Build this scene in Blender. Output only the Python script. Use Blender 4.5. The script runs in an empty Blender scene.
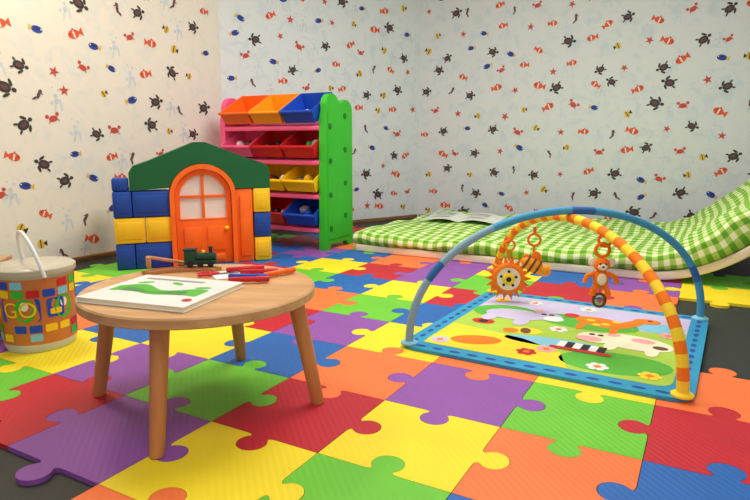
import bpy, bmesh, math, random
from mathutils import Vector, Matrix
random.seed(7)
sc=bpy.context.scene
try:
    sc.view_settings.view_transform='Standard'
except Exception: pass
COL=sc.collection
def lin(c):
    r=[]
    for v in c[:3]:
        v=v/255.0
        r.append(v/12.92 if v<=0.04045 else ((v+0.055)/1.055)**2.4)
    return (r[0],r[1],r[2],1)
# ---------------- materials
def mat(name,c,rough=0.5,spec=0.4,var=0.06,scale=8,bump=0.0,bscale=200,metal=0,emis=None,alpha=None,trans=0):
    m=bpy.data.materials.new(name); m.use_nodes=True
    nt=m.node_tree; p=nt.nodes['Principled BSDF']
    p.inputs['Roughness'].default_value=rough
    p.inputs['Specular IOR Level'].default_value=spec
    p.inputs['Metallic'].default_value=metal
    if trans: p.inputs['Transmission Weight'].default_value=trans
    tc=nt.nodes.new('ShaderNodeTexCoord')
    n=nt.nodes.new('ShaderNodeTexNoise'); n.inputs['Scale'].default_value=scale; n.inputs['Detail'].default_value=3
    nt.links.new(tc.outputs['Object'],n.inputs['Vector'])
    mr=nt.nodes.new('ShaderNodeMapRange'); mr.inputs['From Min'].default_value=.3; mr.inputs['From Max'].default_value=.7
    mr.inputs['To Min'].default_value=1-var; mr.inputs['To Max'].default_value=1+var
    nt.links.new(n.outputs['Fac'],mr.inputs['Value'])
    vm=nt.nodes.new('ShaderNodeVectorMath'); vm.operation='SCALE'
    L=lin(c); vm.inputs[0].default_value=L[:3]
    nt.links.new(mr.outputs['Result'],vm.inputs['Scale'])
    nt.links.new(vm.outputs['Vector'],p.inputs['Base Color'])
    if bump:
        n2=nt.nodes.new('ShaderNodeTexNoise'); n2.inputs['Scale'].default_value=bscale
        nt.links.new(tc.outputs['Object'],n2.inputs['Vector'])
        b=nt.nodes.new('ShaderNodeBump'); b.inputs['Strength'].default_value=bump; b.inputs['Distance'].default_value=.002
        nt.links.new(n2.outputs['Fac'],b.inputs['Height']); nt.links.new(b.outputs['Normal'],p.inputs['Normal'])
    return m
def foam(name,c):
    m=mat(name,c,rough=.55,spec=.35,var=.05,scale=5)
    nt=m.node_tree; p=nt.nodes['Principled BSDF']
    tc=nt.nodes.new('ShaderNodeTexCoord')
    w=nt.nodes.new('ShaderNodeTexWave'); w.inputs['Scale'].default_value=28; w.bands_direction='DIAGONAL'
    nt.links.new(tc.outputs['Object'],w.inputs['Vector'])
    b=nt.nodes.new('ShaderNodeBump'); b.inputs['Strength'].default_value=.25; b.inputs['Distance'].default_value=.002
    nt.links.new(w.outputs['Fac'],b.inputs['Height']); nt.links.new(b.outputs['Normal'],p.inputs['Normal'])
    return m
def woodmat(name,c1,c2,sc3=(3,40,40)):
    m=bpy.data.materials.new(name); m.use_nodes=True
    nt=m.node_tree; p=nt.nodes['Principled BSDF']; p.inputs['Roughness'].default_value=.4
    tc=nt.nodes.new('ShaderNodeTexCoord'); mp=nt.nodes.new('ShaderNodeMapping'); mp.inputs['Scale'].default_value=sc3
    n=nt.nodes.new('ShaderNodeTexNoise'); n.inputs['Scale'].default_value=1; n.inputs['Detail'].default_value=5
    cr=nt.nodes.new('ShaderNodeValToRGB'); cr.color_ramp.elements[0].color=lin(c1); cr.color_ramp.elements[1].color=lin(c2)
    cr.color_ramp.elements[0].position=.35; cr.color_ramp.elements[1].position=.65
    nt.links.new(tc.outputs['Object'],mp.inputs['Vector']); nt.links.new(mp.outputs['Vector'],n.inputs['Vector'])
    nt.links.new(n.outputs['Fac'],cr.inputs['Fac']); nt.links.new(cr.outputs['Color'],p.inputs['Base Color'])
    return m
def gingham(name):
    m=bpy.data.materials.new(name); m.use_nodes=True
    nt=m.node_tree; p=nt.nodes['Principled BSDF']; p.inputs['Roughness'].default_value=.85; p.inputs['Specular IOR Level'].default_value=.1
    tc=nt.nodes.new('ShaderNodeTexCoord'); s=nt.nodes.new('ShaderNodeSeparateXYZ'); nt.links.new(tc.outputs['UV'],s.inputs[0])
    outs=[]
    for ax in 'XY':
        a=nt.nodes.new('ShaderNodeMath'); a.operation='MULTIPLY'; a.inputs[1].default_value=1/.066
        nt.links.new(s.outputs[ax],a.inputs[0])
        f=nt.nodes.new('ShaderNodeMath'); f.operation='FRACT'; nt.links.new(a.outputs[0],f.inputs[0])
        g=nt.nodes.new('ShaderNodeMath'); g.operation='GREATER_THAN'; g.inputs[1].default_value=.5; nt.links.new(f.outputs[0],g.inputs[0])
        outs.append(g)
    ad=nt.nodes.new('ShaderNodeMath'); ad.operation='ADD'; nt.links.new(outs[0].outputs[0],ad.inputs[0]); nt.links.new(outs[1].outputs[0],ad.inputs[1])
    h=nt.nodes.new('ShaderNodeMath'); h.operation='MULTIPLY'; h.inputs[1].default_value=.5; nt.links.new(ad.outputs[0],h.inputs[0])
    cr=nt.nodes.new('ShaderNodeValToRGB'); cr.color_ramp.interpolation='CONSTANT'
    e=cr.color_ramp.elements; e[0].color=lin((232,240,195)); e[0].position=0; e[1].color=lin((165,205,95)); e[1].position=.3
    k=e.new(.8); k.color=lin((100,162,52))
    nt.links.new(h.outputs[0],cr.inputs['Fac']); nt.links.new(cr.outputs['Color'],p.inputs['Base Color'])
    return m
def wallmat(name,c1,c2):
    m=bpy.data.materials.new(name); m.use_nodes=True
    nt=m.node_tree; p=nt.nodes['Principled BSDF']; p.inputs['Roughness'].default_value=.7; p.inputs['Specular IOR Level'].default_value=.2
    tc=nt.nodes.new('ShaderNodeTexCoord'); n=nt.nodes.new('ShaderNodeTexNoise'); n.inputs['Scale'].default_value=9; n.inputs['Detail'].default_value=6; n.inputs['Distortion'].default_value=1.2
    cr=nt.nodes.new('ShaderNodeValToRGB'); cr.color_ramp.elements[0].color=lin(c1); cr.color_ramp.elements[1].color=lin(c2)
    cr.color_ramp.elements[0].position=.5; cr.color_ramp.elements[1].position=.68
    nt.links.new(tc.outputs['Object'],n.inputs['Vector']); nt.links.new(n.outputs['Fac'],cr.inputs['Fac']); nt.links.new(cr.outputs['Color'],p.inputs['Base Color'])
    return m
M={}
def C(name,c,**k):
    if name not in M: M[name]=mat(name,c,**k)
    return M[name]
RED=C('plastic_red',(205,28,38)); ORG=C('plastic_orange',(250,110,20)); YEL=C('plastic_yellow',(250,205,20)); BLU=C('plastic_blue',(25,75,190))
GRN=C('plastic_green',(55,185,45)); DGR=C('plastic_darkgreen',(20,70,45)); PNK=C('plastic_pink',(250,95,150)); WHT=C('white',(240,240,238)); BLK=C('black',(22,22,24))
LBL=C('lightblue',(130,200,225)); TUR=C('turquoise_cloth',(40,150,195),rough=.6); LIM=C('lime_cloth',(170,205,70),rough=.6); CRM=C('cream',(245,235,205),rough=.7)
PUR=C('purple',(130,70,165)); BRN=C('brown',(110,65,35)); GRY=C('grey',(150,150,150)); LIL=C('lilac',(200,192,225),rough=.6); PCH=C('pink_soft',(245,170,170),rough=.8)
DBL=C('deepblue_cloth',(35,80,160),rough=.8); OCL=C('orange_cloth',(250,125,15),rough=.8); YCL=C('yellow_cloth',(252,215,50),rough=.8); GCL=C('green_cloth',(90,180,60),rough=.8)
AMB=C('plastic_amber',(252,160,20))
# ---------------- builder
class B:
    def __init__(s): s.v=[]; s.f=[]; s.m=[]
    def add(s,vs,fs,m=0,mx=None):
        o=len(s.v)
        for v in vs:
            v=Vector(v)
            if mx is not None: v=mx@v
            s.v.append(tuple(v))
        for i,f in enumerate(fs):
            s.f.append([o+k for k in f]); s.m.append(m[i] if isinstance(m,list) else m)
    def bm(s,b,m=0,mx=None):
        b.verts.ensure_lookup_table(); b.verts.index_update()
        s.add([v.co.copy() for v in b.verts],[[v.index for v in f.verts] for f in b.faces],m,mx); b.free()
    def box(s,c,size,m=0,bev=0.0,mx=None,seg=2):
        b=bmesh.new(); bmesh.ops.create_cube(b,size=1)
        for v in b.verts: v.co=Vector((v.co.x*size[0],v.co.y*size[1],v.co.z*size[2]))
        if bev: bmesh.ops.bevel(b,geom=b.edges[:],offset=bev,segments=seg,affect='EDGES',profile=.5)
        T=Matrix.Translation(c)
        s.bm(b,m,(mx@T) if mx is not None else T)
    def ell(s,c,r,m=0,mx=None,u=20,v=12):
        b=bmesh.new(); bmesh.ops.create_uvsphere(b,u_segments=u,v_segments=v,radius=1)
        if not hasattr(r,'__len__'): r=(r,r,r)
        T=Matrix.Translation(c)@Matrix.Diagonal((r[0],r[1],r[2],1))
        s.bm(b,m,(mx@T) if mx is not None else T)
    def lathe(s,prof,m=0,mx=None,n=32):
        vs=[];fs=[];ms=[]
        for r,z in prof:
            for k in range(n):
                a=2*math.pi*k/n; vs.append((r*math.cos(a),r*math.sin(a),z))
        for i in range(len(prof)-1):
            for k in range(n):
                fs.append([i*n+k,i*n+(k+1)%n,(i+1)*n+(k+1)%n,(i+1)*n+k]); ms.append(m[i] if isinstance(m,list) else m)
        if prof[0][0]>1e-4: fs.append(list(range(n))[::-1]); ms.append(ms[0])
        if prof[-1][0]>1e-4: fs.append([(len(prof)-1)*n+k for k in range(n)]); ms.append(ms[-2] if len(ms)>1 else 0)
        s.add(vs,fs,ms,mx)
    def prism(s,poly,h0,h1,m=0,fn=None,mx=None):
        n=len(poly); fn=fn or (lambda x,y,h:(x,y,h))
        vs=[fn(x,y,h0) for x,y in poly]+[fn(x,y,h1) for x,y in poly]
        fs=[list(range(n))[::-1],[n+k for k in range(n)]]+[[k,(k+1)%n,n+(k+1)%n,n+k] for k in range(n)]
        s.add(vs,fs,m,mx)
    def tube(s,pts,r,m=0,n=12,closed=False,mf=None,flat=1.0):
        pts=[Vector(p) for p in pts]; N=len(pts); vs=[];fs=[];ms=[]
        up=None
        for i,p in enumerate(pts):
            if closed: t=(pts[(i+1)%N]-pts[i-1])
            else: t=pts[min(i+1,N-1)]-pts[max(i-1,0)]
            t.normalize()
            if up is None:
                up=Vector((0,0,1)) if abs(t.z)<.9 else Vector((1,0,0))
            x=up.cross(t); x.normalize(); y=t.cross(x); up=y
            rr=r[i] if hasattr(r,'__len__') else r
            for k in range(n):
                a=2*math.pi*k/n; vs.append(p+x*math.cos(a)*rr+y*math.sin(a)*rr*flat)
        for i in range(N if closed else N-1):
            j=(i+1)%N
            for k in range(n):
                fs.append([i*n+k,i*n+(k+1)%n,j*n+(k+1)%n,j*n+k]); ms.append(mf(i) if mf else m)
        if not closed:
            fs.append(list(range(n))[::-1]); ms.append(mf(0) if mf else m)
            fs.append([(N-1)*n+k for k in range(n)]); ms.append(mf(N-2) if mf else m)
        s.add(vs,fs,ms)
    def loft(s,secs,m=0):
        n=len(secs[0]); vs=[p for q in secs for p in q]; fs=[]
        for i in range(len(secs)-1):
            for k in range(n): fs.append([i*n+k,i*n+(k+1)%n,(i+1)*n+(k+1)%n,(i+1)*n+k])
        fs.append(list(range(n))[::-1]); fs.append([(len(secs)-1)*n+k for k in range(n)])
        s.add(vs,fs,m)
    def obj(s,name,mats,parent=None,loc=(0,0,0),rot=(0,0,0),label=None,category=None,group=None,kind=None,fixn=True,recalc=True):
        me=bpy.data.meshes.new(name); me.from_pydata(s.v,[],s.f)
        for mm in mats: me.materials.append(mm)
        me.polygons.foreach_set('material_index',s.m)
        if recalc:
            b=bmesh.new(); b.from_mesh(me); bmesh.ops.recalc_face_normals(b,faces=b.faces[:]); b.to_mesh(me); b.free()
        for p in me.polygons: p.use_smooth=True
        me.set_sharp_from_angle(angle=math.radians(38))
        me.update()
        o=bpy.data.objects.new(name,me); COL.objects.link(o)
        fin(o,parent,loc,rot,label,category,group,kind); return o
def fin(o,parent,loc,rot,label,category,group,kind):
    o.location=loc; o.rotation_euler=rot
    if parent: o.parent=parent
    if label: o['label']=label
    if category: o['category']=category
    if group: o['group']=group
    if kind: o['kind']=kind
def empty(name,loc,rz=0,label=None,category=None,group=None,parent=None):
    o=bpy.data.objects.new(name,None); o.empty_display_size=.05; COL.objects.link(o)
    fin(o,parent,loc,(0,0,rz),label,category,group,None); return o
def textmesh(body,size):
    cu=bpy.data.curves.new('t','FONT'); cu.body=body; cu.size=size; cu.align_x='CENTER'; cu.align_y='CENTER'
    o=bpy.data.objects.new('t',cu); COL.objects.link(o); bpy.context.view_layer.update()
    me=bpy.data.meshes.new_from_object(o.evaluated_get(bpy.context.evaluated_depsgraph_get()))
    vs=[v.co.copy() for v in me.vertices]; fs=[list(p.vertices) for p in me.polygons]
    bpy.data.objects.remove(o); bpy.data.meshes.remove(me); return vs,fs
def ellp(cx,cy,rx,ry,a=0,n=12):
    ca,sa=math.cos(a),math.sin(a)
    return [(cx+rx*math.cos(t)*ca-ry*math.sin(t)*sa, cy+rx*math.cos(t)*sa+ry*math.sin(t)*ca) for t in [2*math.pi*k/n for k in range(n)]]
def rrect(x0,y0,x1,y1,r,n=6):
    p=[]
    for cx,cy,a0 in [(x1-r,y1-r,0),(x0+r,y1-r,90),(x0+r,y0+r,180),(x1-r,y0+r,270)]:
        for k in range(n+1):
            a=math.radians(a0+90*k/n); p.append((cx+r*math.cos(a),cy+r*math.sin(a)))
    return p
# ---------------- setting
S=0.7
th=math.radians(10.2)
P0=Vector((-3.9,0.22)); P1=Vector((-1.14,4.60)); P2=Vector((.41,5.73)); dA=Vector((.874,-.485)); P3=P2+dA*4.6
FZ=-.012; WH=2.55
def motifs(kind):
    if kind==0: return [(ellp(0,0,.38,.26),1),([(-.3,0),(-.6,.26),(-.6,-.26)],1),(rrect(-.06,-.22,.04,.22,.02,1),2),(ellp(.22,.05,.05,.05,0,6),3),([(-.1,.2),(.1,.2),(-.05,.38)],7)]
    if kind==1: return [(ellp(0,0,.34,.26),4),(ellp(.46,.06,.13,.11,0,8),4),(ellp(.2,.32,.08,.2,.7,8),4),(ellp(.2,-.32,.08,.2,-.7,8),4),(ellp(-.33,.24,.13,.06,-.5,8),4),(ellp(-.33,-.24,.13,.06,.5,8),4),(ellp(0,0,.2,.13),9)]
    if kind==2: return [(ellp(0,0,.36,.22),5),([(-.28,0),(-.52,.2),(-.52,-.2)],6),(ellp(-.02,.05,.2,.05),3),(ellp(.25,.05,.05,.05,0,6),2)]
    if kind==3:
        p=[]
        for k in range(10):
            r=.4 if k%2==0 else .16; a=math.pi/2+k*math.pi/5; p.append((r*math.cos(a),r*math.sin(a)))
        return [(p,7)]
    if kind==4: return [(ellp(0,0,.24,.3),6),([(-.15,0),(-.4,.2),(-.4,-.2)],3),(rrect(-.02,-.27,.05,.27,.02,1),3)]
    if kind==5: return [(ellp(0,0,.28,.19),7),(ellp(-.33,.2,.12,.12,0,8),7),(ellp(.33,.2,.12,.12,0,8),7),([(-.3,-.1),(-.1,0),(-.35,-.25)],7),([(.3,-.1),(.1,0),(.35,-.25)],7)]
    if kind==6: return [(ellp(0,.2,.1,.12,0,8),9),(ellp(.02,0,.09,.22,.2,8),9),(ellp(-.06,-.25,.06,.16,-.5,8),9),([(.05,.2),(.25,.16),(.05,.12)],9)]
    if kind==7: return [(ellp(x,y,r,r,0,8),8) for x,y,r in [(0,0,.12),(.2,.3,.08),(-.15,.45,.06),(.05,-.3,.16),(-.25,-.4,.1)]]+[(ellp(.3,-.5,.06,.35,.15,8),8),(ellp(-.05,-.65,.05,.35,-.2,8),8)]
WS=[None,C('wp_orange',(228,92,55),rough=.7),C('wp_white',(245,240,235),rough=.7),C('wp_black',(55,55,60),rough=.7),C('wp_dkgreen',(66,62,58),rough=.7),C('wp_blue',(50,72,170),rough=.7),C('wp_yellow',(232,190,60),rough=.7),C('wp_red',(205,80,72),rough=.7),C('wp_pale',(208,220,230),rough=.7),C('wp_brown',(105,75,80),rough=.7)]
def wall(name,a,b,wm,seed):
    d=(b-a); Ln=d.length; ang=math.atan2(d.y,d.x); bb=B()
    bb.add([(0,0,FZ),(Ln,0,FZ),(Ln,0,WH),(0,0,WH),(0,.1,FZ),(Ln,.1,FZ),(Ln,.1,WH),(0,.1,WH)],[[0,1,2,3],[5,4,7,6],[4,0,3,7],[1,5,6,2],[3,2,6,7],[4,5,1,0]],0)
    rnd=random.Random(seed); st=.2; row=0; z=.1
    seq=[0,0,5,2,1,3,0,4,6,1,5,0,3,1,4,0,2,1,6]
    k=0; last=-1
    while z<WH-.08:
        x=.1+(st*.5 if row%2 else 0)
        while x<Ln-.1:
            kd=rnd.choice(seq)
            while kd==last: kd=rnd.choice(seq)
            last=kd; k+=1
            if True:
                sz={0:.09,1:.10,2:.09,3:.08,4:.085,5:.09,6:.11}[kd]*rnd.uniform(.85,1.15)
                ang2=rnd.uniform(-.6,.6); fl=rnd.choice([-1,1]); cx=x+rnd.uniform(-.05,.05); cz=z+rnd.uniform(-.045,.045)
                cx=min(max(cx,.07),Ln-.07)
                for li,(poly,ms) in enumerate(motifs(kd)):
                    q=[]
                    for px,py in poly:
                        px*=fl*sz; py*=sz
                        q.append((cx+px*math.cos(ang2)-py*math.sin(ang2),-.0012-.0003*li,cz+px*math.sin(ang2)+py*math.cos(ang2)))
                    if fl<0: q=q[::-1]
                    bb.add(q,[list(range(len(q)))],ms)
            if (k%4)==0:
                for li,(poly,ms) in enumerate(motifs(7)):
                    q=[(x+st*.5+px*.1,-.0008,z+py*.1) for px,py in poly]
                    if x+st*.5+.1<Ln: bb.add(q,[list(range(len(q)))],ms)
            x+=st
        z+=st*.86; row+=1
    o=bb.obj(name,[wm]+WS[1:],loc=(a.x,a.y,0),rot=(0,0,ang),kind='structure',recalc=False)
    return o
wall('wall_left',P0,P1,wallmat('wallpaper_left',(240,235,224),(228,229,224)),1)  # same wallpaper, three tints: shading between walls painted into base colour; brightest and warmest
wall('wall_back',P1,P2,wallmat('wallpaper_back',(226,232,236),(212,223,230)),2)  # cooler, greyer tint carries this wall's shading
wall('wall_right',P2,P3,wallmat('wallpaper_right',(222,226,230),(208,218,226)),3)  # darkest tint, this wall's shade put into its colour
def baseb(name,a,b):
    d=b-a; bb=B(); L=d.length
    bb.box((L/2,-.011,FZ+.016),(L-.04,.02,.032),0,.004)
    bb.obj(name,[woodmat('base_'+name,(120,85,50),(160,120,80))],loc=(a.x,a.y,0),rot=(0,0,math.atan2(d.y,d.x)),kind='structure')
baseb('baseboard_left',P0,P1); baseb('baseboard_back',P1,P2); baseb('baseboard_right',P2,P3)
b=B(); b.add([(-5,-1.5,FZ),(6,-1.5,FZ),(6,7,FZ),(-5,7,FZ),(-5,-1.5,FZ-.1),(6,-1.5,FZ-.1),(6,7,FZ-.1),(-5,7,FZ-.1)],[[0,1,2,3],[7,6,5,4],[0,4,5,1],[1,5,6,2],[2,6,7,3],[3,7,4,0]])
b.obj('floor',[mat('floor_dark',(46,50,46),rough=.6,bump=.3,bscale=120)],kind='structure')
b=B(); b.box((.5,2.75,WH+.05),(11,8.5,.1)); b.obj('ceiling',[mat('ceiling_white',(240,240,238),rough=.8)],kind='structure')
# ---------------- foam tiles
s_=.467*S
O=Vector((.039*S,2.221*S)); ta=Vector((.874,-.485)); tb=Vector((.485,.874))
tc_={'r':foam('foam_red',(190,30,48)),'o':foam('foam_orange',(246,120,62)),'y':foam('foam_yellow',(246,220,38)),'g':foam('foam_green',(108,195,52)),'b':foam('foam_blue',(36,100,178)),'p':foam('foam_purple',(142,82,168))}
tn={'r':'red','o':'orange','y':'yellow','g':'green','b':'blue','p':'purple'}
cm={(0,0):'p',(1,0):'g',(2,0):'r',(-1,0):'o',(-2,0):'b',(-3,0):'y',(-4,0):'b',(0,-1):'y',(1,-1):'o',(2,-1):'b',(-1,-1):'r',(-2,-1):'g',(-3,-1):'p',(-4,-1):'y',
(-1,-2):'y',(0,-2):'g',(1,-2):'b',(-2,-2):'p',(-3,-2):'r',(-4,-2):'g',(-1,-3):'o',(0,-3):'p',(0,1):'o',(1,1):'y',(2,1):'o',(-1,1):'y',(-2,1):'p',(-3,1):'r',(-4,1):'g',(-5,1):'o',
(-1,2):'b',(-2,2):'g',(-3,2):'o',(-4,2):'p',(-5,2):'y',(-2,3):'y',(-3,3):'b',(-4,3):'g',(-1,3):'r',(0,3):'g',(-2,4):'p',(-3,4):'r',(-4,4):'y',(-3,5):'o',(-4,5):'b',(-5,3):'r',(-5,4):'b'}
def knob(t0,t1,sgn):
    p0=Vector(t0);p1=Vector(t1);d=p1-p0;n=Vector((-d.y,d.x))*sgn
    pts=[(0,0),(.375,0),(.408,.005),(.427,.022)]
    for k in range(15):
        a=math.radians(220-260*k/14); pts.append((.5+.117*math.cos(a),.112+.108*math.sin(a)))
    pts+=[(.573,.022),(.592,.005),(.625,0),(1,0)]
    return [p0+d*t+n*h for t,h in pts]
def esign(kind,i,j): return 1 if random.Random(i*131+j*17+kind*7+5).random()<.5 else -1
def side(p,a,c):
    d=(c-a).normalized(); v=p-a; return d.x*v.y-d.y*v.x
L0=Vector((-.14,3.86))
ntile=0
for i in range(-11,4):
    for j in range(-4,10):
        c=O+ta*s_*(i+.5)+tb*s_*(j+.5)
        if c.y<.75: continue
        if side(c,P0,P1)>-.7*s_ or side(c,P1,P2)>-.75*s_ or side(c,P2,P3)>-.7*s_: continue
        if i<=-2 and j<=-3: continue
        if i>2: continue
        if (i,j) in ((2,2),(2,3),(2,4)): continue
        v=c-L0; u_=v.dot(ta); v_=v.dot(tb)
        if u_>.2 and v_>.25: continue
        ck=cm.get((i,j)) or 'ryobgp'[(2*i+3*j)%6]
        e=[]
        e+=knob((0,0),(1,0),esign(0,i,j))
        e+=knob((1,0),(1,1),esign(1,i+1,j))
        e+=knob((0,1),(1,1),esign(0,i,j+1))[::-1]
        e+=knob((0,0),(0,1),esign(1,i,j))[::-1]
        q=[]
        for p in e:
            if not q or (p-q[-1]).length>1e-4: q.append(p)
        if (q[0]-q[-1]).length<1e-4: q.pop()
        q=[((p.x-.5)*s_*.994,(p.y-.5)*s_*.994) for p in q]
        bb=B(); bb.prism(q,FZ,0,0)
        o=bb.obj('foam_tile',[tc_[ck]],loc=(c.x,c.y,0),rot=(0,0,math.atan2(ta.y,ta.x)),label='%s foam puzzle floor tile with interlocking knobs'%tn[ck],category='foam tile',group='foam puzzle tiles on the floor')
        ntile+=1
# ---------------- table
W1=woodmat('birch_top',(196,148,98),(216,170,118),(4,30,30)); W2=woodmat('birch_leg',(182,118,66),(204,138,84),(30,30,4))
T=empty('round_table',(-.466,1.563,0),math.radians(-5),'low round children\'s table of light birch wood','table')
b=B(); R=.303
b.lathe([(R-.004,.293),(R,.296),(R,.316),(R-.004,.32)],0,n=64); b.obj('tabletop',[W1],T)
b=B(); b.lathe([(.2,.272),(.2,.293)],0,n=40); b.obj('support_ring',[W2],T)
for k in range(4):
    a=math.pi/2*k; b=B()
    top=Vector((.255*math.cos(a),.255*math.sin(a),.293)); bot=Vector((.312*math.cos(a),.312*math.sin(a),0.0))
    b.tube([bot+Vector((0,0,.0)),bot.lerp(top,.03),bot.lerp(top,.5),top],[.016,.0175,.020,.0225],0,20)
    b.obj('leg',[W2],T)
b=B(); b.box((0,0,.006),(.30,.255,.011),1,.001); b.box((0,0,.0122),(.305,.26,.0016),0); b.box((0,0,.0008),(.305,.26,.0016),0)
def dec(bb,poly,m,l,z=.0131): bb.add([(x,y,z+.0003*l) for x,y in poly],[list(range(len(poly)))],m)
dec(b,[(-.13,-.045)]+[(-.13+.25*k/20,.0+.024*math.sin(k*.42)+.014*math.sin(math.pi*k/20)) for k in range(21)]+[(.12,-.04)]+[(.12-.25*k/20,-.045+.008*math.sin(k*.5)) for k in range(1,20)],2,1)
dec(b,[(-.10,-.04)]+[(-.10+.18*k/14,-.018+.014*math.sin(k*.55+1)) for k in range(15)]+[(.08,-.04)],3,2)
for x,y,a in ((-.09,.05,.5),(.0,.06,-.4),(.09,.04,.3)): dec(b,ellp(x,y,.022,.009,a,14),2,1)
dec(b,ellp(.122,-.075,.012,.012),4,4)
dec(b,rrect(-.12,.085,.06,.1,.003,2),5,1)
b.obj('picture_book',[C('book_cover',(232,235,230),rough=.3),CRM,GCL,C('leaf2',(60,140,60)),RED,GRY,YCL],loc=(-.535,1.475,.321),rot=(0,0,math.radians(-18)),label='white picture book with green landscape artwork on the table',category='book')
b=B(); b.box((0,0,.001),(.15,.1,.002)); b.obj('paper_sheet',[WHT],loc=(-.40,1.715,.3205),rot=(0,0,.5),label='small white paper sheet on the table',category='paper')
def marker(x,y,rz,m,lab,z=.331):
    bb=B(); R90=Matrix.Rotation(math.pi/2,4,'Y')
    bb.lathe([(.004,-.055),(.0075,-.05),(.0075,.02)],0,R90,16)
    bb.lathe([(.0085,.02),(.0085,.052),(.006,.056)],1,R90,16)
    bb.obj('marker_pen',[m,m],loc=(x,y,z),rot=(0,0,rz),label=lab,category='pen',group='marker pens on the table')
marker(-.385,1.74,.35,RED,'thick red marker pen on the table')
marker(-.335,1.70,.15,RED,'red marker pen lying on the round table')
marker(-.355,1.635,-.05,BLU,'blue marker pen beside the picture book')
marker(-.345,1.60,.12,RED,'red marker pen next to a blue one')
marker(-.275,1.69,.8,ORG,'orange marker pen near the table rim')
Sc=empty('scissors',(-.455,1.70,.3225),math.radians(20),'small scissors with red handles on paper','scissors')
for sgn in (-1,1):
    b=B(); a=sgn*.16
    mxs=Matrix.Rotation(a,4,'Z')
    b.prism([(0,-.005),(.06,-.001),(.06,.001),(0,.005)],.001+.0012*(sgn>0),.002+.0012*(sgn>0),0,None,mxs); b.obj('blade',[C('steel',(180,182,185),metal=1,rough=.3)],Sc)
    b=B(); b.tube([mxs@Vector((-.038+.017*math.cos(t),sgn*-.004+.011*math.sin(t),.004)) for t in [2*math.pi*k/20 for k in range(20)]],.0035,0,8,True)
    b.tube([mxs@Vector((-.022,sgn*-.003,.004)),mxs@Vector((.004,0,.0035))],.0035,0,8); b.obj('handle',[RED],Sc)
Tr=empty('toy_train',(-.525,1.775,.331),math.radians(8),'small dark green toy steam engine on wooden track','toy train')
b=B(); b.box((0,0,.014),(.095,.028,.012),0,.002); b.box((-.03,0,.034),(.034,.03,.034),0,.003); b.box((-.03,0,.0525),(.04,.035,.004),1,.001)
b.lathe([(.0125,-.012),(.0125,.042),(.009,.046)],0,Matrix.Translation((0,0,.03))@Matrix.Rotation(math.pi/2,4,'Y'),18)
b.lathe([(.005,.04),(.005,.055),(.007,.06)],1,Matrix.Translation((.03,0,0)),12); b.ell((.008,0,.044),.006,2)
b.obj('body',[DGR,BLK,YEL],Tr)
for x in (-.03,0,.03):
    for y in (-.016,.016):
        b=B(); b.lathe([(.009,-.003),(.009,.003)],0,Matrix.Translation((x,y,.009))@Matrix.Rotation(math.pi/2,4,'X'),16); b.obj('wheel',[BLK],Tr)
b=B()
arc=[]
for k in range(13):
    a=math.radians(150-75*k/12); arc.append((.17*math.cos(a),.17*math.sin(a)))
poly=[( (x*1.09),(y*1.09)) for x,y in arc]+[((x*.87),(y*.87)) for x,y in arc[::-1]]
b.prism(poly,0,.010,0)
for rr in (.94,1.02):
    poly=[(x*(rr+.012),y*(rr+.012)) for x,y in arc]+[(x*(rr-.012),y*(rr-.012)) for x,y in arc[::-1]]
    b.prism(poly,.0102,.0106,1)
b.obj('train_track',[W2,BRN],loc=(-.535,1.60,.3205),rot=(0,0,math.radians(-8)),label='curved wooden toy train track piece on the table',category='toy track')
b=B(); b.box((0,0,.018),(.012,.03,.034),0,.003); b.box((.05,0,.03),(.11,.02,.008),0,.002,Matrix.Rotation(.25,4,'Y')@Matrix.Translation((-.0,0,.002)))
b.obj('track_ramp',[W2],loc=(-.672,1.745,.3315),rot=(0,0,.5),label='little wooden ramp for toy train track',category='toy track')
# ---------------- bucket
K=empty('toy_bucket',(-1.178,2.03,0),0,'round toy bucket with colourful printed label and lid','toy bucket')
b=B(); b.lathe([(.106,0),(.110,.006),(.116,.03),(.121,.255),(.121,.275)],[0,0,1,0],n=48)
rb=lambda z:.116+(z-.03)/.225*.005+.0012
def cyl_dec(poly,m,l):
    q=[]
    for x,z in poly:
        a=-math.pi/2+ .5 + x/.125; r=rb(z)+l*.0004; q.append((r*math.cos(a),r*math.sin(a),z))
    b.add(q,[list(range(len(q)))],m)
rr=random.Random(3)
for k in range(16):
    x=-.36+.05*k
    for z in (.055,.085,.205,.235):
        if rr.random()<.8: cyl_dec(rrect(x-.02,z-.013,x+.02,z+.013,.003,1),rr.choice([2,3,4,5,6]),1)
for k in range(6):
    cyl_dec(ellp(-.3+.13*k,.15,.035,.04,0,16),rr.choice([2,5,3]),.5)
    cyl_dec(ellp(-.3+.13*k,.165,.014,.016,0,12),7,1.5)
cyl_dec(rrect(-.125,.11,.01,.19,.012,3),4,2.2)
vs,fs=textmesh('GO',.075)
for f in fs: cyl_dec([(vs[i].x*1.0-.058,vs[i].y+.15) for i in f],3,3.4)
cyl_dec(rrect(.03,.12,.09,.185,.01,3),4,2.5); cyl_dec(rrect(.04,.13,.08,.15,.004,2),3,3)
b.obj('body',[C('bucket_clear',(195,200,195),rough=.25),C('label_orange',(205,120,62),rough=.35),RED,YEL,BLU,GRN,LBL,CRM],K)
b=B(); b.lathe([(.126,.262),(.130,.268),(.130,.283),(.121,.290),(.06,.292),(.0,.292)],0,n=48); b.obj('lid',[C('bucket_lid',(195,188,170),rough=.3)],K)
b=B(); pts=[]
for k in range(25):
    a=math.pi*k/24; pts.append((.131*math.cos(a),-.03*math.sin(a),.26+.14*math.sin(a)))
b.tube(pts,.0065,0,10,flat=1.0); b.obj('handle',[WHT],K,rot=(0,0,math.radians(-48)))
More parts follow.
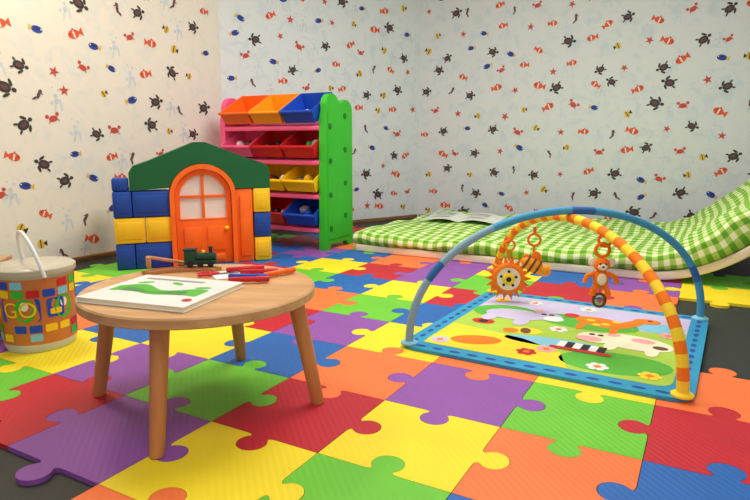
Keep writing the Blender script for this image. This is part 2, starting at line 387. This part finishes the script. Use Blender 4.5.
Cr=empty('storage_crate',(-1.52,2.1,0),.2,'dark red storage crate beside the toy bucket','crate')
b=B()
for c,sz in [((0,0,.012),(.3,.24,.024)),((0,-.115,.14),(.3,.012,.26)),((0,.115,.14),(.3,.012,.26)),((-.145,0,.14),(.012,.22,.26)),((.145,0,.14),(.012,.22,.26))]: b.box(c,sz,0,.003)
for z in (.08,.14,.2): b.box((0,-.123,z),(.26,.006,.02),0,.002); b.box((.153,0,z),(.006,.19,.02),0,.002)
b.obj('body',[C('crate_red',(130,40,35))],Cr)
b=B(); b.box((0,0,.268),(.32,.26,.016),0,.005); b.obj('rim',[C('crate_rim',(190,150,110))],Cr)
# ---------------- playhouse
HX=Vector((-1.42,3.234)); hd=math.atan2(.316,.8)
Hs=empty('playhouse',(HX.x,HX.y,0),hd,'toy playhouse of blue and yellow blocks, green roof, orange door','playhouse')
bh=.145; dp=.14
def block(u0,u1,r,m,y0=0,y1=dp):
    bb=B(); bb.box(((u0+u1)/2,(y0+y1)/2,bh*(r+.5)),(u1-u0-.003,y1-y0-.003,bh-.004),0,.008)
    bb.box(((u0+u1)/2,(y0+y1)/2,bh*(r+.5)),(u1-u0-.03,y1-y0+.004,bh-.05),0,.004)
    bb.obj('wall_block',[m],Hs)
HB=C('house_blue',(20,68,160)); HY=C('house_yellow',(242,196,28))
for r,m in enumerate([HB,HY,HB]):
    block(0,.1 if r%2==0 else .16,r,m); block(.1 if r%2==0 else .16,.3,r,m); block(0,.14,r,m,dp,.42)
for r,m in enumerate([HY,HB,HY]):
    block(.76,.862,r,m); block(.73,.862,r,m,dp,.42)
bb=B(); bb.box((.045,.07,bh*3+.036),(.085,dp-.02,.07),0,.01); bb.obj('wall_block',[HB],Hs)
ca=.478; cz=.395; ra=.185
arcp=[(ca+ra*math.cos(math.radians(a)),cz+ra*math.sin(math.radians(a))) for a in range(13,168,6)]
roof=[(.092,.44),(.092,.535),(.115,.57),(.2,.60),(.44,.700),(.50,.700),(.72,.615),(.84,.575),(.862,.535),(.862,.437)]
poly=[(.092,.437)]+roof[1:]+arcp
fnz=lambda x,z,h:(x,h,z)
bb=B(); bb.prism(poly,.005,.135,0,fnz); bb.obj('roof_gable',[C('house_green',(10,95,50))],Hs)
def archpoly(cx,hw,z0,zc,n=18): return [(cx+hw,z0)]+[(cx+hw*math.cos(math.pi*k/n),zc+hw*math.sin(math.pi*k/n)) for k in range(n+1)]+[(cx-hw,z0)]
outer=archpoly(ca,ra-.002,0.0,cz); inner=archpoly(ca,ra-.028,0.0,cz)
bb=B(); bb.prism(outer+inner[::-1],-.012,.12,0,fnz); bb.obj('door_frame',[ORG],Hs)
bb=B(); bb.box((.71,.06,.217),(.095,.1,.434),0,.008); bb.box((.71,.004,.217),(.06,.01,.36),0,.004); bb.obj('door_jamb',[ORG],Hs)
D=empty('door',(0,0,0),parent=Hs)
hw=ra-.031
bb=B()
OR2=C('house_orange2',(246,104,14))
wo=archpoly(ca,hw-.025,.265,cz-.005)
bb.box((ca,.03,.135),(2*hw,.03,.262),0,.003)
ring_o=archpoly(ca,hw,.262,cz); bb.prism(ring_o+wo[::-1],.015,.045,0,fnz)
for x in (-.065,.065): bb.box((ca+x,.012,.15),(.10,.012,.14),0,.005)
bb.box((ca,.012,.04),(.22,.012,.04),0,.005)
bb.obj('door_leaf',[OR2],D)
bb=B(); bb.box((ca,.03,.40),(.014,.022,.27),0,.002); bb.box((ca,.03,.395),(2*hw-.05,.022,.014),0,.002); bb.box((ca,.03,.262),(2*hw-.02,.03,.012),0,.002); bb.obj('window_bars',[ORG],D)
bb=B(); bb.prism(archpoly(ca,hw-.02,.268,cz-.005),.034,.037,0,fnz); bb.obj('window_pane',[C('pane',(235,228,220),rough=.2)],D)
bb=B(); bb.ell((ca+hw-.03,-.002,.21),(.013,.013,.013),0); bb.obj('knob',[YEL],D)
# ---------------- shelf
SW=.88; SD=.35
Sh=empty('toy_organizer_shelf',(-1.095,4.277,0),math.radians(-29),'plastic toy organizer with pink and green sides','shelf')
side_o=[(0,0),(.05,0),(.08,.035),(.27,.035),(.30,0),(.35,0),(.35,.90)]+[(.275+.075*math.cos(math.radians(a)),.90+.075*math.sin(math.radians(a))) for a in range(0,120,15)]+[(.20,.945),(.17,.975)]+[(.11+.075*math.cos(math.radians(a)),.93+.075*math.sin(math.radians(a))) for a in range(45,200,15)]+[(.02,.85)]
for x0,m,nm in ((0,PNK,'pink'),(SW-.045,GRN,'green')):
    bb=B(); bb.prism(side_o,x0,x0+.045,0,lambda y,z,h:(h,y,z))
    bb.prism([(y*.8+.035,z*.9+.05) for y,z in [(0,0.02),(.35,0.02),(.35,.93),(0.02,.93)]],x0-.004,x0+.049,0,lambda y,z,h:(h,y,z))
    for zz in (.14,.36,.58,.8):
        for yy,dz in ((.07,0),(.25,.07)):
            bb.lathe([(.018,x0-.008),(.018,x0+.053)],1,Matrix.Translation((0,yy,zz+dz))@Matrix.Rotation(math.pi/2,4,'Y'),16)
    bb.obj('side_panel',[m,C(nm+'_knob',(235,60,120) if nm=='pink' else (25,120,30))],Sh,label=nm+' plastic side panel')
for zz in (.14,.36,.58,.8):
    for yy,dz in ((.07,0),(.25,.07)):
        bb=B(); bb.box((SW/2,yy,zz+dz),(SW-.08,.035,.022),0,.006); bb.obj('rail',[PNK],Sh)
    bb=B(); bb.box((SW/2,.03,zz-.012),(SW-.09,.05,.03),0,.008); bb.obj('shelf_bar',[PNK],Sh)
bb=B(); bb.box((SW/2,.335,.5),(SW-.085,.01,.85),0,.003); bb.obj('back_panel',[C('shelf_back',(235,130,165))],Sh)
rowc=[[YEL,RED,BLU],[BLU,YEL,YEL],[PNK,RED,RED],[ORG,AMB,BLU]]
shR=Matrix.Translation((-1.095,4.277,0))@Matrix.Rotation(math.radians(-29),4,'Z')
tl=math.atan2(.07,.18)
nm_={id(YEL):'yellow',id(RED):'red',id(BLU):'blue',id(GRN):'green',id(ORG):'orange',id(PNK):'pink',id(AMB):'amber orange'}
bw=.252; rt=random.Random(5)
for r,zz in enumerate((.14,.36,.58,.8)):
    for k in range(3):
        m=rowc[r][k]; bb=B(); w=bw; dd=.27; h=.12; t=.006
        o_b=[(-w/2+.012,.02),(w/2-.012,.02),(w/2-.012,dd-.012),(-w/2+.012,dd-.012)]
        o_t=[(-w/2,0),(w/2,0),(w/2,dd),(-w/2,dd)]
        hs=[h*.75,h*.75,h,h]
        vs=[(x,y,0) for x,y in o_b]+[(x,y,hs[q]) for q,(x,y) in enumerate(o_t)]
        ins=lambda p,t:(p[0]-math.copysign(t,p[0]),p[1]+(t if p[1]<dd/2 else -t))
        vs+=[(*ins(p,t),hs[q]) for q,p in enumerate(o_t)]+[(*ins(p,t),t) for p in o_b]
        fs=[[3,2,1,0]]
        for a in range(4):
            c=(a+1)%4; fs+=[[a,c,4+c,4+a],[4+a,4+c,8+c,8+a],[8+a,8+c,12+c,12+a]]
        fs.append([12,13,14,15]); bb.add(vs,fs,0)
        bb.box((0,-.006,hs[0]-.008),(w,.014,.016),0,.005)
        x=.045+.013+bw/2+k*(bw+.007)
        mx=shR@Matrix.Translation((x,-.012,zz+.0))@Matrix.Rotation(tl,4,'X')@Matrix.Translation((0,0,.014))
        o=bb.obj('toy_bin',[m],label='%s plastic bin tilted on the toy shelf'%nm_[id(m)],category='bin',group='plastic bins on the toy shelf')
        o.matrix_world=mx
        if r<3 or k==2:
            for q in range(3):
                tb_=B(); mm=rt.choice([RED,YEL,WHT,BLU,GRN,BRN,BLK,GRY]); sz=rt.uniform(.03,.045)
                if rt.random()<.5:
                    tb_.box((0,0,sz*.6),(sz*1.3,sz*1.2,sz*.9),0,.006); tb_.lathe([(.01,sz*1.05),(.01,sz*1.2)],0,None,10); nmz='toy_block'; ct='toy block'
                else:
                    tb_.ell((0,0,sz),(sz*.8,sz*.8,sz*.8)); tb_.tube([(sz*.82*math.cos(a),sz*.82*math.sin(a),sz) for a in [2*math.pi*z/20 for z in range(20)]],.003,0,6,True); nmz='toy_ball'; ct='toy ball'
                o=tb_.obj(nmz,[mm],label='small plastic toy lying in a shelf bin',category=ct,group='small toys in the shelf bins')
                o.matrix_world=mx@Matrix.Translation(((q-1)*.075,.09+rt.uniform(0,.09),.0065))@Matrix.Rotation(rt.uniform(-.5,.5),4,'Z')
# ---------------- bed
Bd=empty('floor_lounger_bed',(L0.x,L0.y,0),math.radians(-29),'low bed with curled-up end and green gingham mattress','bed')
BW=1.5; U0=1.72; KC=.62
def path(u): 
    e=max(0,u-U0); return Vector((u-.15*e*e,0,KC*e*e))
def sections(u0,u1,n,zb,ztop,v0,v1,r,wr=0,ext=None):
    secs=[]; uvs=[]
    for i in range(n+1):
        u=u0+(u1-u0)*i/n; p=path(u); t=(path(u+.01)-path(u-.01)).normalized(); nn=Vector((-t.z,0,t.x))
        q=[]; zt2=ztop+(ext(u) if ext else 0)
        r2=min(r,(zt2-zb)/2-.001)
        base=rrect(v0,zb,v1,zt2,r2,4)
        out=[]
        for k in range(len(base)):
            a=base[k];c=base[(k+1)%len(base)]; out.append(a)
            if abs(a[0]-c[0])>.5:
                for z in range(1,40): out.append((a[0]+(c[0]-a[0])*z/40,a[1]+(c[1]-a[1])*z/40))
        e=max(0,u-U0); arc_=u+.12*e*e
        for v,z in out:
            dz=0
            if z>zb+.02: dz=wr*(math.sin(u*9+v*5)+math.sin(v*13-u*4)*.7+math.sin(u*23+v*3)*.4+.6*math.sin(u*31-v*17))
            edge=wr*1.2*math.sin(u*14+1)*(1 if v<v0+.05 or v>v1-.05 else 0)
            q.append(p+nn*(z+dz)+Vector((0,v+edge,0)))
            uvs.append((arc_+.01*math.sin(v*6),v+(z if v>.7 else -(ztop-z))+.012*math.sin(u*5)+5))
        secs.append(q)
    return secs,uvs
b=B(); b.loft(sections(0.02,2.75,50,0.0,.046,0,BW,.01)[0]); b.obj('frame',[C('bed_frame',(232,220,192))],Bd)
b=B(); sq,uvs=sections(0.0,2.70,120,.047,.12,-.015,BW+.015,.035,.007,lambda u:.07*min(1,max(0,(u-1.6)/.6))); b.loft(sq)
mo=b.obj('mattress',[gingham('gingham_green')],Bd,label='green and white checked mattress')
uvl=mo.data.uv_layers.new(name='UVMap')
for lp in mo.data.loops: uvl.data[lp.index].uv=uvs[lp.vertex_index]
b=B()
for sgn in (-1,1):
    secs=[]
    for i in range(9):
        x=sgn*i/8*.28; z=.012+.03*math.sin(math.pi*i/8)*(1-i/12); secs.append([(x,-.19,z-.008),(x,.19,z-.008),(x,.19,z),(x,-.19,z)])
    b.loft(secs)
for x in (-.16,.1): 
    for y in (-.1,.02,.1): b.add([(x-.06,y-.03,.047),(x+.08,y-.03,.047),(x+.08,y+.02,.047),(x-.06,y+.02,.047)],[[0,1,2,3]],1)
b.obj('open_magazine',[C('mag',(225,228,222),rough=.4),C('mag_print',(185,190,190))],loc=(.66,4.42,.132),rot=(0,0,math.radians(-22)),label='open magazine lying on the checked mattress',category='magazine')
# ---------------- play gym
G=empty('baby_play_gym',(.701,2.138,0),math.radians(-31),'baby activity gym with turquoise mat and padded crossing arches','baby gym')
b=B(); hs=.455
b.prism(rrect(-hs,-hs,hs,hs,.07,8),.001,.012,0)
D=lambda poly,m,l: dec(b,poly,m,l,.0123)
D(rrect(-.395,-.385,.395,.395,.05,6),1,1)
for k in range(13):
    t=-.38+k*.063
    for s2 in (-1,1):
        D(ellp(t,s2*.424,.02,.009,0,10),12,1); D(ellp(s2*.424,t,.009,.02,0,10),12,1)
D([(-.395,.12)]+[(-.395+.79*k/12,.16+.03*math.sin(k*1.1)) for k in range(13)]+[(.395,.39),(-.395,.39)],5,2)
D([(-.39,-.38),(.1,-.38),(.05,-.25),(-.1,-.17),(-.39,-.12)],3,2)
D(ellp(.0,-.16,.17,.05,.1,20),2,2)
D(ellp(.22,-.26,.17,.1,.2,20),10,2); D(ellp(-.27,.13,.13,.1,.2,20),10,3); D(ellp(.05,.14,.19,.09,0,20),10,3); D(ellp(.3,.2,.09,.06,0,20),2,3)
D(ellp(-.24,-.27,.09,.05,.4,16),4,3)
D(ellp(-.22,.11,.12,.075,.1,22),5,5); D(ellp(-.11,.14,.07,.055,0,18),5,6); D(ellp(-.07,.12,.04,.035,0,14),9,7); D(ellp(-.12,.165,.012,.012,0,8),8,8); D(ellp(-.09,.17,.012,.012,0,8),8,8)
D(ellp(-.3,.03,.03,.05,0,10),5,6); D(ellp(-.17,.02,.03,.05,0,10),5,6); D(ellp(-.15,.2,.018,.02,0,8),6,7)
D(ellp(.1,.17,.1,.06,-.2,20),4,5); D(ellp(.2,.2,.03,.09,-.5,14),4,6); D(ellp(.25,.27,.05,.035,.2,14),4,7); D(ellp(.26,.28,.01,.01,0,8),8,8)
for x,y in ((.06,.18),(.12,.15),(.15,.2),(.09,.13)): D(ellp(x,y,.017,.014,0,8),3,7)
D(ellp(.04,.09,.015,.05,0,8),4,6); D(ellp(.16,.08,.015,.05,0,8),4,6); D(ellp(-.02,.21,.03,.03,0,12),11,7)
D(ellp(.24,-.02,.13,.08,-.1,22),7,5); D(ellp(.12,-.03,.065,.06,0,18),7,7); D(ellp(.1,-.055,.045,.03,0,14),6,8); D(ellp(.13,.0,.011,.011,0,8),8,9); D(ellp(.1,.0,.011,.011,0,8),8,9)
D(ellp(.27,.01,.04,.025,0,12),6,7); D(ellp(.33,-.04,.025,.02,0,10),13,7); D(ellp(.18,-.1,.022,.045,0,10),7,6); D(ellp(.31,-.1,.022,.045,0,10),7,6); D(ellp(.17,.03,.025,.015,.5,8),6,8)
for k in range(6): D(rrect(.02+k*.026,-.19,.046+k*.026,-.13,.001,1),8 if k%2 else 9,9)
D(rrect(.0,-.215,.2,-.19,.008,3),11,9)
D(ellp(-.12,-.08,.06,.04,.3,16),3,4); D(ellp(-.17,-.1,.03,.028,0,14),4,5); D(ellp(-.12,-.08,.02,.035,.3,10),13,6)
D(ellp(-.3,-.04,.045,.035,0,14),11,4); D(ellp(-.3,-.04,.02,.02,0,10),8,5)
for x,y,m in ((-.05,-.3,11),(.33,-.32,3),(-.35,-.33,5),(.34,.12,6),(-.34,.3,3),(.02,.33,9),(.18,-.32,9),(-.02,0,9),(.0,-.24,6),(-.2,.32,9)):
    for q in range(6): D(ellp(x+.022*math.cos(q*1.047),y+.022*math.sin(q*1.047),.013,.013,0,8),m,5)
    D(ellp(x,y,.012,.012,0,8),4 if m!=4 else 3,6)
b.obj('play_mat',[TUR,LIM,LBL,YCL,OCL,LIL,PCH,CRM,BLK,WHT,GCL,RED,DBL,BRN],G)
def archpt(dx,dy,t,hh,R0=.60):
    x=R0*math.cos(math.pi*t); z=hh*math.sin(math.pi*t)**.9
    return Vector((-dx*x/math.sqrt(2),-dy*x/math.sqrt(2),.014+z))
b=B(); pts=[archpt(1,1,t/60,.445) for t in range(61)]
b.tube(pts,.014,0,14,mf=lambda i:(1 if (i//3)%7==3 else (2 if i<20 else 0)),flat=1.0)
b.obj('arch',[C('arch_blue',(70,155,195),rough=.8),C('arch_blue2',(50,105,170),rough=.8),C('arch_pale',(135,170,190),rough=.8)],G,label='turquoise padded arch')
b=B(); pts=[archpt(1,-1,t/80,.418,.60) for t in range(81)]
b.tube(pts,.0165,0,14,mf=lambda i:(i//1)%4//2)
b.obj('arch',[OCL,YCL],G,label='orange and yellow striped padded arch')
for dx,dy in ((-1,-1),(1,1),(-1,1),(1,-1)):
    b=B(); b.lathe([(.03,.0125),(.03,.018),(.02,.024),(.0,.024)],0,Matrix.Translation((dx*.424,dy*.424,0)),20); b.obj('arch_foot',[LBL if dx==dy else YCL],G)
def ring(bb,c,r,rt_,m,ax='x'):
    bb.tube([(c[0]+r*math.cos(a),c[1],c[2]+r*math.sin(a)) for a in [2*math.pi*k/24 for k in range(24)]],rt_,m,8,True)
gx=lambda t:(.701+.242*t,2.138-.970*t)
x,y=gx(-.42)
F=empty('hanging_flower_toy',(x-.02,y,0),math.radians(-8),'round orange fabric flower rattle hanging from striped arch','hanging toy')
b=B(); b.lathe([(0,-.018),(.05,-.018),(.062,0),(.05,.018),(0,.018)],0,Matrix.Translation((0,0,.118))@Matrix.Rotation(math.pi/2,4,'X'),30)
b.obj('face',[CRM],F)
b=B()
for k in range(18):
    a=2*math.pi*k/18; ca_,sa_=math.cos(a),math.sin(a); n=Vector((-sa_,0,ca_)); p=Vector((ca_*.055,0,.118+sa_*.055)); q=Vector((ca_*.101,0,.118+sa_*.101))
    b.add([p+n*.014+Vector((0,-.01,0)),p-n*.014+Vector((0,-.01,0)),p-n*.014+Vector((0,.01,0)),p+n*.014+Vector((0,.01,0)),q],[[0,1,2,3],[0,1,4],[1,2,4],[2,3,4],[3,0,4]],0)
b.tube([(.055*math.cos(a),-.006,.118+.055*math.sin(a)) for a in [2*math.pi*k/30 for k in range(30)]],.014,0,8,True)
b.obj('petals',[OCL],F)
b=B(); b.ell((0,-.02,.118),(.027,.008,.027),0)
for k in range(5):
    a=2*math.pi*k/5+.3; b.ell((.033*math.cos(a),-.019,.118+.033*math.sin(a)),(.006,.004,.006),1)
b.ell((0,-.029,.118),(.011,.004,.011),1)
b.obj('centre',[YCL,BLK],F)
b=B(); b.tube([(0,0,.195),(0,0,.24)],.005,0,8); ring(b,(0,0,.262),.022,.0045,0); b.tube([(0,0,.284),(.015,0,.302)],.006,0,8); b.obj('strap',[OCL],F)
x,y=gx(-.27)
F=empty('hanging_bug_toy',(x+.01,y,0),math.radians(-15),'small yellow and brown plush toy hanging by a ring','hanging toy')
b=B(); mxx=Matrix.Translation((0,0,.205))@Matrix.Rotation(.5,4,'Y'); b.ell((0,0,0),(.055,.028,.03),0,mxx); b.ell((.05,0,.005),(.026,.024,.024),0,mxx); b.obj('body',[AMB],F)
b=B()
for q in (-.03,-.005,.02): b.tube([(mxx@Vector((q,.0285*math.cos(a)*(1-abs(q)*6),.0305*math.sin(a)*(1-abs(q)*5)))) for a in [2*math.pi*k/20 for k in range(20)]],.005,0,6,True)
b.obj('stripes',[BRN],F)
b=B(); b.ell((.01,-.005,.235),(.022,.006,.03),0); b.ell((-.03,-.005,.225),(.018,.006,.026),0); b.obj('wing',[OCL],F)
b=B(); b.tube([(0,0,.23),(0,0,.285)],.005,0,8); ring(b,(0,0,.31),.024,.005,0); b.tube([(0,0,.334),(0,0,.362)],.007,0,8); b.obj('strap',[OCL],F)
x,y=gx(.2)
F=empty('hanging_plush_toy',(x,y,0),math.radians(-10),'orange plush animal toy with mirror pendant hanging below','hanging toy')
b=B(); b.ell((0,0,.255),(.026,.022,.032),0); b.ell((0,-.004,.302),(.026,.023,.024),0)
for sx in (-1,1):
    b.tube([(sx*.02,0,.272),(sx*.045,-.004,.262),(sx*.052,-.006,.24)],[.009,.008,.009],0,8); b.tube([(sx*.012,0,.232),(sx*.022,-.004,.215),(sx*.026,-.006,.198)],[.011,.009,.011],0,8)
b.obj('body',[OCL],F)
b=B(); b.ell((0,-.022,.298),(.015,.008,.012),0); b.ell((0,-.019,.255),(.015,.007,.02),0)
for sx in (-1,1): b.ell((sx*.03,0,.31),(.013,.007,.016),0)
b.obj('face_patch',[CRM],F)
b=B()
for sx in (-1,1): b.ell((sx*.009,-.026,.308),(.0035,.003,.0035),0)
b.ell((0,-.03,.299),(.004,.003,.003),0); b.obj('eyes',[BLK],F)
b=B(); ring(b,(0,0,.35),.022,.0055,0); ring(b,(.006,.004,.382),.02,.005,0); b.tube([(0,0,.325),(0,0,.332)],.005,0,8); b.tube([(0.004,0,.40),(0,0,.408)],.006,0,8); b.obj('ring_strap',[OCL],F)
b=B(); b.tube([(0,0,.225),(0,0,.20)],.003,0,6); b.tube([(0.019*math.cos(a),0,.18+.022*math.sin(a)) for a in [2*math.pi*k/24 for k in range(24)]],.005,1,8,True); b.ell((0,0,.18),(.018,.003,.021),2); b.obj('mirror_pendant',[OCL,BRN,mat('mirror',(200,205,210),rough=.1,metal=1)],F)
# ---------------- lights
w=bpy.data.worlds.new('World'); sc.world=w; w.use_nodes=True
w.node_tree.nodes['Background'].inputs['Color'].default_value=(1,.97,.95,1); w.node_tree.nodes['Background'].inputs['Strength'].default_value=.62
def area(name,loc,size,power,col,rot=(0,0,0)):
    l=bpy.data.lights.new(name,'AREA'); l.shape='RECTANGLE'; l.size=size[0]; l.size_y=size[1]; l.energy=power; l.color=col
    o=bpy.data.objects.new(name,l); COL.objects.link(o); o.location=loc; o.rotation_euler=rot; return o
area('ceiling_light',(.5,2.8,WH-.03),(1.3,1.3),62,(1,.97,.92))
area('ceiling_light_warm',(-1.75,2.8,WH-.1),(.4,.4),26,(1,.86,.62))
area('ceiling_light_rear',(.1,.3,WH-.03),(1.0,1.0),22,(1,.96,.92))
cam=bpy.data.cameras.new('Camera'); cam.lens=28.8; cam.sensor_width=36; cam.clip_start=.02
co=bpy.data.objects.new('Camera',cam); COL.objects.link(co); co.location=(0,0,.7); co.rotation_euler=(math.pi/2-th,0,0); sc.camera=co
print('tiles',ntile)
